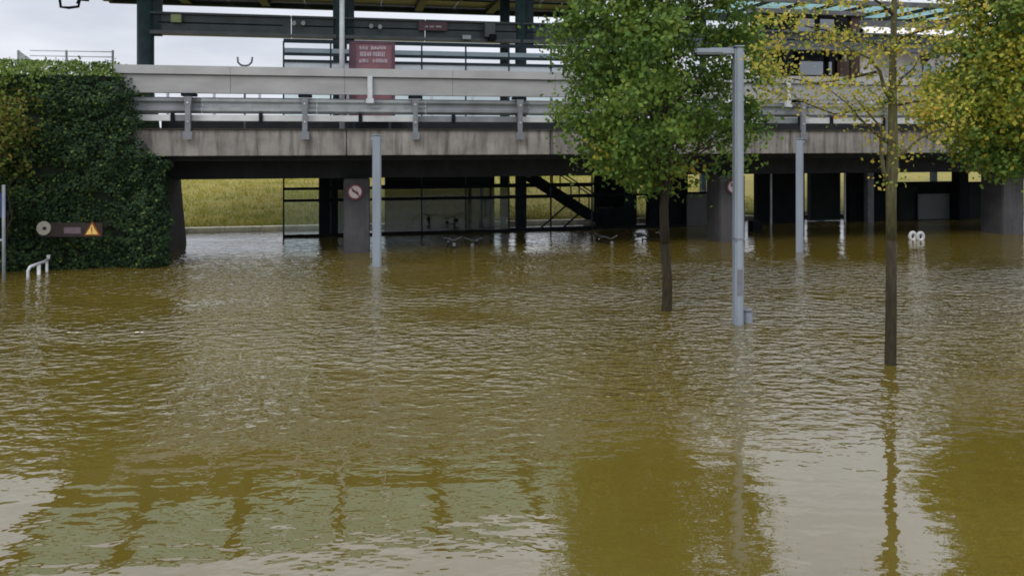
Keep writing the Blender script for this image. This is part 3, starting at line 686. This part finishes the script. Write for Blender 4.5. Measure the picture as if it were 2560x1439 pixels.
def full_tree(label, base, trunk_top, r_trunk, inside, clusters, per, mats, matpick, bark_mat, leaf_size, bbox, group, csize=(0.2, 0.42), wet=None):
    rt = root('tree', base, label, 'tree', group, frame='W'); base = Vector(base); top = Vector(trunk_top)
    pts, rs_ = limb(base, top, r_trunk, r_trunk*0.28, 12, 0.008)
    kw = next((i_ for i_, q_ in enumerate(pts) if q_.z > (wet or -9)), 0) if wet else 0
    if wet: MB().tube(pts[:kw+1], rs_[:kw+1], 14).build('wet_trunk', 'bark_wet', rt, smooth=True)
    MB().tube(pts[kw:], rs_[kw:], 14).build('trunk', bark_mat, rt, smooth=True)
    cs = []; tries = 0
    while len(cs) < clusters and tries < 200000:
        tries += 1
        q = Vector([random.uniform(bbox[i][0], bbox[i][1]) for i in range(3)])
        if inside(q): cs.append(q)
    br_ = MB()
    for q in cs[::7]:
        k = min(0.96, max(0.0, ((q.z-0.9)-base.z)/(top.z-base.z))); k = max(k, 0.42); k0 = k
        a = base.lerp(top, k0); p_, r_ = limb(a, q, r_trunk*0.28*(1.15-k0), 0.008, 5, 0.06); br_.tube(p_, r_, 5, False)
    br_.build('branches', 'twig', rt)['kind'] = 'stuff'
    P_, I_, O_ = [], [], []
    c0 = Vector([(bbox[i][0]+bbox[i][1])/2 for i in range(3)])
    for q in cs:
        n = int(per*random.uniform(0.6, 1.3)); sg = random.uniform(*csize); mi = matpick(q)
        g_ = rng.normal(size=(n, 3))*np.array([sg, sg, sg*0.62])*0.62+np.array(q); P_.append(g_)
        I_ += [mi if random.random() < 0.85 else matpick(q) for _ in range(n)]
        ov = np.array((q-c0).normalized()); O_.append(np.tile(ov, (n, 1)))
    leaves('crown', np.concatenate(P_), I_, mats, rt, leaf_size, np.concatenate(O_), 0.55, 0.3)
    return rt

# ------------------------------------------------------------------ the three trees
Y1 = 14.5
def crown_inside(cpx, prof, Y, depth, hole=0.0, seed=0.0):
    """prof: (row, left px, right px) of the crown's outline; round in plan"""
    prof = [(at(0, r, Y).z, (l-1280)/F*Y, (r2-1280)/F*Y) for r, l, r2 in prof]; prof.sort()
    def f(q):
        if not prof[0][0] <= q.z <= prof[-1][0]: return False
        for (z0, l0, r0), (z1, l1, r1) in zip(prof, prof[1:]):
            if z0 <= q.z <= z1:
                k = (q.z-z0)/(z1-z0); l = l0+(l1-l0)*k; r = r0+(r1-r0)*k; break
        cx = (l+r)/2; rx = (r-l)/2; ry = rx*depth
        e = ((q.x-cx)/rx)**2+((q.y-Y)/ry)**2
        e *= 1+0.5*mnoise.noise(Vector((q.x*0.9+seed, q.y*0.9, q.z*0.9)))
        if e > 0.92: return False
        if e < 0.12 and random.random() < 0.75: return False
        return mnoise.noise(Vector((q.x*1.25+seed, q.y*1.25, q.z*1.25+4))) > -0.34+hole
    return f
prof1 = [(475, 1600, 1730), (430, 1500, 1790), (390, 1455, 1860), (330, 1395, 1905), (262, 1362, 1935), (200, 1420, 1925), (100, 1395, 1925), (20, 1390, 1920), (-80, 1410, 1900), (-180, 1450, 1850), (-280, 1540, 1780), (-340, 1620, 1700)]
b1 = at(1665, 775, Y1); b1.z = -0.9
full_tree('leafy green tree with a dark trunk standing in the water left of the tall lamp', tuple(b1), (b1.x+0.05, Y1, 7.6), 0.105,
          (lambda f_: (lambda q: f_(q) and not (q.x > 2.85 and q.y < 13.95)))(crown_inside(1665, prof1, Y1, 0.95, 0.1, 1.0)), 600, 66, ['leaf_green', 'leaf_ivy_light', 'leaf_autumn'],
          lambda q: random.choices([0, 1, 2], [0.62, 0.375, 0.005])[0], 'bark_brown', (0.065, 0.12), [(0.3, 5.3), (12.2, 16.8), (2.1, 8.4)], 'trees in the flood', wet=1.2)
Y3 = 15.8
prof3 = [(440, 2470, 2760), (400, 2385, 2800), (330, 2370, 2830), (290, 2310, 2850), (230, 2340, 2860), (150, 2375, 2860), (60, 2380, 2860), (-40, 2400, 2850), (-140, 2430, 2800), (-240, 2500, 2720), (-280, 2570, 2650)]
b3 = at(2610, 740, Y3); b3.z = -0.9
full_tree('dense yellowing green tree at the right edge of the picture', tuple(b3), (b3.x, Y3, 7.4), 0.11,
          crown_inside(2610, prof3, Y3, 0.9, -0.1, 9.0), 860, 66, ['leaf_green', 'leaf_ivy_light', 'leaf_autumn'],
          lambda q: random.choices([0, 1, 2], [0.72, 0.2, 0.08] if q.z < 2.9+random.uniform(-.3, .3) else [0.12, 0.3, 0.58])[0], 'bark_brown', (0.068, 0.125), [(8.0, 13.4), (13.2, 18.4), (2.2, 8.4)], 'trees in the flood', wet=1.0)

# sparse tree
Y2 = 11.04
b2 = at(2227, 910, Y2); b2.z = -0.9
sp_ = root('tree', tuple(b2), 'sparse young tree with few yellow leaves and olive trunk at the right', 'tree', 'trees in the flood', frame='W')
T = lambda px, py, dy=0.0: at(px, py, Y2)+Vector((0, dy, 0))
MB().tube([b2, T(2226, 910), T(2228, 760), T(2228, 600)], [0.085, 0.08, 0.074, 0.07], 14).build('wet_trunk', 'bark_wet', sp_, smooth=True)
MB().tube([T(2228, 602), T(2228, 470), T(2231, 420), T(2232, 330), T(2231, 230), T(2233, 120), T(2236, 20), T(2234, -120), T(2238, -300), T(2236, -420)], [0.0695, 0.071, 0.085, 0.066, 0.056, 0.045, 0.038, 0.03, 0.02, 0.01], 14).build('trunk', 'bark_olive', sp_, smooth=True)
tips = []
def branch(pts, r0, name='branch', dy=0.0):
    ps = [T(x_, y_, dy*i/(len(pts)-1)) for i, (x_, y_) in enumerate(pts)]
    MB().tube(ps, [r0*(1-0.8*i/(len(ps)-1)) for i in range(len(ps))], 7).build(name, 'bark_olive' if r0 > 0.03 else 'twig', sp_, smooth=True)
    for i in range(1, len(ps)):
        for k in (0.2, 0.5, 0.8): tips.append(ps[i-1].lerp(ps[i], k))
    tips.append(ps[-1]); return ps
branch([(2222, 465), (2206, 430), (2196, 380), (2192, 318), (2150, 275), (2120, 245)], 0.036, dy=-0.2)
branch([(2225, 360), (2190, 330), (2160, 295), (2138, 260), (2100, 225)], 0.028, dy=0.3)
branch([(2236, 400), (2270, 375), (2310, 345), (2370, 320), (2420, 300)], 0.032, dy=0.2)
branch([(2232, 260), (2205, 220), (2190, 180), (2160, 150), (2110, 130), (2060, 100)], 0.034, dy=-0.3)
branch([(2232, 265), (2280, 255), (2330, 250), (2372, 230)], 0.022, dy=-0.2)
branch([(2235, 230), (2262, 195), (2300, 170), (2330, 130)], 0.026, dy=0.3)
branch([(2234, 140), (2205, 110), (2150, 95), (2080, 70), (2000, 50), (1940, 30)], 0.026, dy=0.4)
branch([(2192, 180), (2130, 195), (2060, 205), (1990, 190), (1930, 150)], 0.022, dy=0.5)
branch([(2150, 275), (2090, 285), (2030, 260), (1960, 215)], 0.016, dy=0.2)
branch([(2236, 100), (2290, 80), (2350, 60), (2400, 20)], 0.024, dy=-0.4)
branch([(2235, 40), (2190, 10), (2130, -20), (2050, -30)], 0.024, dy=-0.3)
branch([(2236, 0), (2280, -40), (2340, -80)], 0.022, dy=0.3)
branch([(2236, -100), (2180, -160), (2130, -240)], 0.02, dy=0.3)
branch([(2236, -120), (2290, -200), (2320, -280)], 0.02, dy=-0.3)
P_, I_ = [], []
for q in tips:
    if random.random() < 0.86:
        n = random.randint(6, 26); g_ = rng.normal(size=(n, 3))*np.array([0.16, 0.16, 0.07])+np.array(q); P_.append(g_); I_ += [random.choices([0, 1, 2], [0.45, 0.45, 0.1])[0] for _ in range(n)]
for px, py, n in ((1920, 60, 46), (1925, 120, 70), (1945, 180, 50), (2000, 25, 30), (2080, 95, 44), (2075, 110, 30), (1950, 235, 40), (2050, 215, 40), (2210, 120, 60), (2240, 125, 44), (2270, 240, 50), (2300, 265, 46), (2350, 275, 40), (2300, 55, 44), (2310, 75, 26), (2150, 235, 40), (2180, 260, 36), (2100, 290, 14), (2085, 20, 30), (2370, 110, 40)):
    n = int(n*(3.0 if px < 2100 else 2.0)); P_.append(rng.normal(size=(n, 3))*np.array([0.17, 0.3, 0.08])+np.array(T(px, py, random.uniform(-0.4, 0.4)))); I_ += [random.choices([0, 1, 2], [0.4, 0.45, 0.15])[0] for _ in range(n)]
leaves('crown', np.concatenate(P_), I_, ['leaf_autumn', 'leaf_yellow', 'leaf_ivy_light'], sp_, (0.038, 0.075))

# ------------------------------------------------------------------ ivy-covered wall at the left
iv = root('ivy_hedge', (-8, -0.9, -0.2), 'tall dark green ivy hedge smothering the left end of the bridge', 'hedge')
def ur(z):
    pr_ = [(-0.3, U(412, -1.3)), (1.5, U(406, -1.3)), (2.6, U(398, -1.3)), (2.9, U(372, -1.3)), (3.3, U(340, -1.3)), (4.3, U(330, -1.3)), (4.8, U(302, -1.3)), (5.1, U(280, -1.3))]
    for (a, ua), (b_, ub) in zip(pr_, pr_[1:]):
        if a <= z <= b_: return ua+(ub-ua)*(z-a)/(b_-a)
    return pr_[-1][1]
IL = -16.0; ZT = 5.0
def bulge(u, z): return 0.36*mnoise.noise(Vector((u*0.9, z*0.9, 2)))+0.16*mnoise.noise(Vector((u*2.3, z*2.3, 7)))+0.05*mnoise.noise(Vector((u*5, z*5, 1)))
core = MB(); zs = [-0.4, 1.5, 2.6, 2.9, 3.3, 4.3, 4.75]
for z0, z1 in zip(zs, zs[1:]):
    a, b_ = ur(z0)-0.45, ur(z1)-0.45
    core.add([(IL, -1.15, z0), (a, -1.15, z0), (a, 3.2, z0), (IL, 3.2, z0), (IL, -1.15, z1), (b_, -1.15, z1), (b_, 3.2, z1), (IL, 3.2, z1)], [(0, 1, 5, 4), (1, 2, 6, 5), (4, 5, 6, 7), (2, 3, 7, 6)])
core.build('wall', 'ivy_core', iv)
P_, I_, O_ = [], [], []
while len(P_) < 62000:
    z = random.uniform(-0.15, ZT+0.12); u = random.uniform(IL, ur(z)+0.22*mnoise.noise(Vector((z*2.2, 0.5, 11)))+0.1*mnoise.noise(Vector((z*6, 0.5, 14)))+random.gauss(0, 0.05)); dep = abs(random.gauss(0, 0.1))
    topb = max(0, z-(ZT-0.5))/0.6
    v = -1.45-bulge(u, z)*1.15+dep+topb*topb*0.5
    side = max(0, u-(ur(z)-0.35)); v += side*side*1.3
    if mnoise.noise(Vector((u*3.1, z*3.1, 20))) < -0.33: v += 0.18
    P_.append((u, v, z)); lit = mnoise.noise(Vector((u*0.7, z*0.7, 30)))
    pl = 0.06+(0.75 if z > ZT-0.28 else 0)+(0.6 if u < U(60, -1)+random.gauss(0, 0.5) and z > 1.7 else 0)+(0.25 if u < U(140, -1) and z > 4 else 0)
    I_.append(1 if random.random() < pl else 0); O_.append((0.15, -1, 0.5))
for _ in range(10000):                            # top and right-hand side
    if random.random() < 0.6:
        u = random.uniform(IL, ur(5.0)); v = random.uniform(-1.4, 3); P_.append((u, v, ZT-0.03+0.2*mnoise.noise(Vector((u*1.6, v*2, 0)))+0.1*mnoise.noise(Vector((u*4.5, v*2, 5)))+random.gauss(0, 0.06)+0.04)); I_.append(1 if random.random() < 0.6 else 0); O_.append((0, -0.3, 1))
    else:
        z = random.uniform(-0.1, ZT-0.1); P_.append((ur(z)-0.12+random.gauss(0, 0.06), random.uniform(-1.4, 1.4 if z > 2.7 else -0.3), z)); I_.append(0); O_.append((1, -0.2, 0.4))
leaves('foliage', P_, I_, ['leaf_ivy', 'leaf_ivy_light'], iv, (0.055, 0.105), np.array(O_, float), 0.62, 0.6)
# yellowing shrub at the left edge
bs = at(-45, 690, 18.0); bs.z = -0.6
sh = root('shrub', tuple(bs), 'brownish yellow shrub at the left edge in front of the ivy', 'shrub', frame='W')
cs = [Vector((bs.x+random.gauss(0, 0.42), 18.0+random.gauss(0, 0.4), random.uniform(2.1, 4.3))) for _ in range(60)]
cs = [q for q in cs if (q.x-bs.x)**2/0.85**2+(q.z-3.15)**2/1.2**2 < 1]
m_ = MB()
for q in cs[::2]: p_, r_ = limb(bs, q, 0.035, 0.006, 6, 0.05); m_.tube(p_, r_, 5, False)
m_.build('stems', 'twig', sh)['kind'] = 'stuff'
P_ = np.concatenate([rng.normal(size=(55, 3))*0.17+np.array(q) for q in cs]); leaves('foliage', P_, rng.choice([0, 1], len(P_), p=[0.7, 0.3]), ['leaf_shrub', 'leaf_ivy_light'], sh, (0.08, 0.13))

# ------------------------------------------------------------------ street lamps
def make_lamp(label):
    rt = root('street_lamp', (0, 0, 0), label, 'street lamp', 'grey street lamps in the flood', frame='W')
    Lh = 5.6
    bx('post', 'lamp_grey', rt, -0.075, 0.075, -0.11, 0.11, 0, Lh, 0.03)
    bx('arm', 'lamp_grey', rt, -0.5, -0.077, -0.08, 0.08, Lh-0.13, Lh-0.015, 0.02)
    hd = bx('head', 'lamp_grey', rt, -0.76, -0.3, -0.15, 0.15, Lh-0.135, Lh-0.03, 0.03)
    bx('lens', 'sign_black', hd, -0.72, -0.34, -0.12, 0.12, Lh-0.15, Lh-0.136)
    bx('hatch', 'post_grey', rt, -0.045, 0.045, -0.114, -0.111, 1.35, 1.8)
    bx('collar', 'post_grey', rt, -0.08, 0.08, -0.115, 0.115, 2.3, 2.33)
    bx('cap', 'lamp_grey', rt, -0.08, 0.08, -0.115, 0.115, Lh+0.001, Lh+0.02)
    return rt
lamp = make_lamp('tall grey street lamp with arm to the left in front of the bridge')
l2 = copy_tree(lamp); l3 = copy_tree(lamp)
p1 = at(1845, 810, 13.42); lamp.location = (p1.x, p1.y, 4.76-5.6); OFF.pop(lamp.name, None)
p2 = at(942, 665, 19.5); l2.location = (p2.x, p2.y, 3.27-5.6); l2.rotation_euler.z = R(-80); l2['label'] = 'grey lamp post seen end on beside the first pier, its foot deep in water'
p3 = at(1999, 620, 22.5-0.6); l3.location = (p3.x, p3.y, 3.17-5.6); l3.rotation_euler.z = R(-110); l3.scale = (0.9, 0.9, 1); l3['label'] = 'slim grey lamp post seen end on before the black wall right of the grass gap'
cb = at(1868, 805, 13.6)
cbx = root('service_box', (cb.x, cb.y, -0.6), 'small grey service box half sunk at the foot of the tall lamp', 'box', frame='W')
bx('body', 'lamp_grey', cbx, cb.x-0.07, cb.x+0.07, cb.y-0.1, cb.y+0.1, -0.6, 0.2, 0.02); bx('lid', 'post_grey', cbx, cb.x-0.08, cb.x+0.08, cb.y-0.11, cb.y+0.11, 0.201, 0.22, 0.008)

# ------------------------------------------------------------------ small things at the left
YS = 18.6
wbd = root('warning_board', tuple(at(170, 590, YS)), 'brown red board with cream disc, small label and yellow triangle before the ivy', 'sign', frame='W')
S = lambda px, py: at(px, py, YS)
def sbx(name, mat, px0, px1, py0, py1, y0, y1):
    a, b_ = S(px0, py1), S(px1, py0); return bx(name, mat, wbd, a.x, b_.x, YS+y0, YS+y1, a.z, b_.z, 0.004)
sbx('board', 'board_brown', 98, 256, 557, 592, 0, 0.05); sbx('label_strip', 'label_mauve', 160, 203, 568, 584, -0.012, -0.001)
c = S(111, 570); MB().tube([(c.x, YS-0.04, c.z), (c.x, YS-0.005, c.z)], 0.165, 28).build('disc', 'disc_cream', wbd)
MB().tube([(c.x+0.03, YS-0.05, c.z), (c.x+0.03, YS-0.041, c.z)], 0.045, 16).build('dot', 'sign_black', wbd)
def tri(r, cz, y0, y1): return MB().prism([(c2.x-r, cz-r*0.55), (c2.x+r, cz-r*0.55), (c2.x, cz+r*1.15)], 'y', y0, y1)
c2 = S(232, 577); tri(0.2, c2.z, YS-0.03, YS-0.005).build('triangle_border', 'warn_orange', wbd); tri(0.14, c2.z, YS-0.045, YS-0.031).build('triangle', 'warn_yellow', wbd)
m_ = MB(); m_.box(c2.x-0.012, c2.x+0.012, YS-0.049, YS-0.046, c2.z-0.02, c2.z+0.1); m_.box(c2.x-0.012, c2.x+0.012, YS-0.049, YS-0.046, c2.z-0.065, c2.z-0.04); m_.build('mark', 'warn_orange', wbd)
for px in (120, 236): a = S(px, 575); bx('bracket', 'board_brown', wbd, a.x-0.03, a.x+0.03, YS+0.051, YS+1.6, a.z-0.03, a.z+0.03)
YW = 17.9
wr = root('tube_rail', tuple(at(90, 690, YW)), 'white bent tube rail poking out of the water before the ivy', 'rail', frame='W')
S2 = lambda px, py, dy=0: at(px, py, YW+dy)
w0 = S2(70, 700); w0.z = -1.0
MB().tube([w0, S2(70, 694), S2(70, 676), S2(75, 667), S2(92, 660, .3), S2(108, 655, .6), S2(121, 648, .9)], 0.035, 10).build('tube', 'pale_metal', wr, smooth=True)
w1 = S2(97, 690, .35); w1.z = -1.0; w2 = S2(118, 675, .8); w2.z = -1
MB().tube([w1, S2(97, 662, .38)], 0.04, 10).build('leg', 'white_paint', wr, smooth=True); MB().tube([w2, S2(117, 652, .8)], 0.03, 10).build('leg', 'white_paint', wr, smooth=True)
c = S2(121, 640, .9); MB().tube([(c.x, c.y, c.z-0.08), (c.x, c.y, c.z+0.03)], [0.03, 0.045], 10).build('cap', 'white_paint', wr)
YB = 17.6
bp = at(10, 700, YB); bp.z = -1.2
bsn = root('sign_post', tuple(bp), 'thin grey post with a blue sign cut off by the left edge', 'sign', frame='W')
MB().tube([bp, at(9, 462, YB)], 0.036, 12).build('post', 'galvanised_dull', bsn, smooth=True)
a, b_ = at(-50, 545, YB), at(12, 480, YB); bx('plate', 'sign_blue', bsn, a.x, b_.x, YB+0.055, YB+0.075, a.z, b_.z, 0.01)
MB().tube([at(9, 600, YB)-Vector((0.3, 0, 0)), at(9, 600, YB)], 0.03, 8).build('stub', 'lamp_grey', bsn)

# ------------------------------------------------------------------ half-drowned bicycles, floats, bin
def make_bike(label):
    rt = root('bicycle', (0, 0, 0), label, 'bicycle', 'drowned bicycles under the bridge', frame='W')
    def wheel(x):
        a = [(x+0.34*math.cos(k*math.pi/12), 0, 0.34+0.34*math.sin(k*math.pi/12)) for k in range(25)]
        w = MB().tube(a, 0.018, 6).build('wheel', 'rubber', rt)
        s = MB()
        for k in range(8): s.tube([(x, 0, 0.34), (x+0.33*math.cos(k*math.pi/4), 0, 0.34+0.33*math.sin(k*math.pi/4))], 0.004, 4)
        s.build('spokes', 'galvanised', w)
    wheel(-0.52); wheel(0.52)
    fr = MB()
    for a, b_ in (((-0.52, 0, .34), (-0.1, 0, .3)), ((-0.1, 0, .3), (-0.2, 0, .85)), ((-0.2, 0, .8), (0.36, 0, .82)), ((-0.1, 0, .3), (0.38, 0, .74)), ((-0.52, 0, .34), (-0.19, 0, .78)), ((0.34, 0, .92), (0.52, 0, .34))): fr.tube([a, b_], 0.02, 6)
    fr.build('frame', 'black_steel', rt)
    MB().tube([(0.28, -0.28, 1.04), (0.36, -0.24, 1.05), (0.38, -0.08, 1.0), (0.35, 0, 0.97), (0.38, 0.08, 1.0), (0.36, 0.24, 1.05), (0.28, 0.28, 1.04)], 0.016, 6).build('handlebar', 'beam_flange', rt)
    MB().tube([(-0.36, 0, .93), (-0.26, 0, .95), (-0.08, 0, .93)], [0.075, 0.07, 0.025], 8).build('saddle', 'rubber', rt)
    MB().tube([(-0.21, 0, .84), (-0.23, 0, .93)], 0.015, 6).build('seat_post', 'pale_metal', rt)
    MB().tube([(0.42, 0, .86), (0.46, 0, .86)], 0.05, 10).build('headlight', 'galvanised_dull', rt)
    return rt
bk = make_bike('half drowned bicycle before the dark wall board right of the first lamp post')
def place(o, px, py, Y, z, rz, ry=0):
    q = at(px, py, Y); o.location = (q.x, q.y, z); o.rotation_euler = (0, R(ry), R(rz))
OFF.pop(bk.name)
b2_ = copy_tree(bk); b3_ = copy_tree(bk); b4_ = copy_tree(bk)
place(bk, 1125, 610, 23.0, -0.74, -70); place(b2_, 1505, 600, 23.9, -0.78, -60, 4); place(b3_, 1625, 595, 24.2, -0.75, -20, -3); place(b4_, 1190, 610, 23.6, -0.8, -100, 3)
b2_['label'] = 'half drowned bicycle at the foot of the dark stairs'; b3_['label'] = 'half drowned bicycle just left of the leafy tree trunk'; b4_['label'] = 'half drowned bicycle between dark wall board and light slits'
fl = at(2291, 592, 24.6)
fo = root('float', (fl.x, fl.y, 0), 'white twin ring float lying on the water right of the sparse tree', 'float', frame='W')
for dx, dy in ((-0.1, 0.03), (0.1, -0.05)):
    pts = [(fl.x+dx+0.09*math.cos(k*math.pi/10), fl.y+dy, 0.1+0.12*math.sin(k*math.pi/10)) for k in range(21)]; MB().tube(pts, 0.055, 8, False).build('ring', 'galvanised_pale', fo, smooth=True)
u, z = UZ(1883, 590, 2.4)
bn = root('litter_bin', (u, 2.4, -0.2), 'black litter bin in the grass gap beside the black wall', 'bin')
(ba, zt), (bb, zb) = UZ(1876, 552, 2.4), UZ(1900, 582, 2.4); bx('body', 'black_steel', bn, ba, bb, 2.25, 2.6, zb, zt, 0.02); bx('stand', 'black_steel', bn, bb-0.1, bb-0.02, 2.4, 2.48, -1.3, zb)
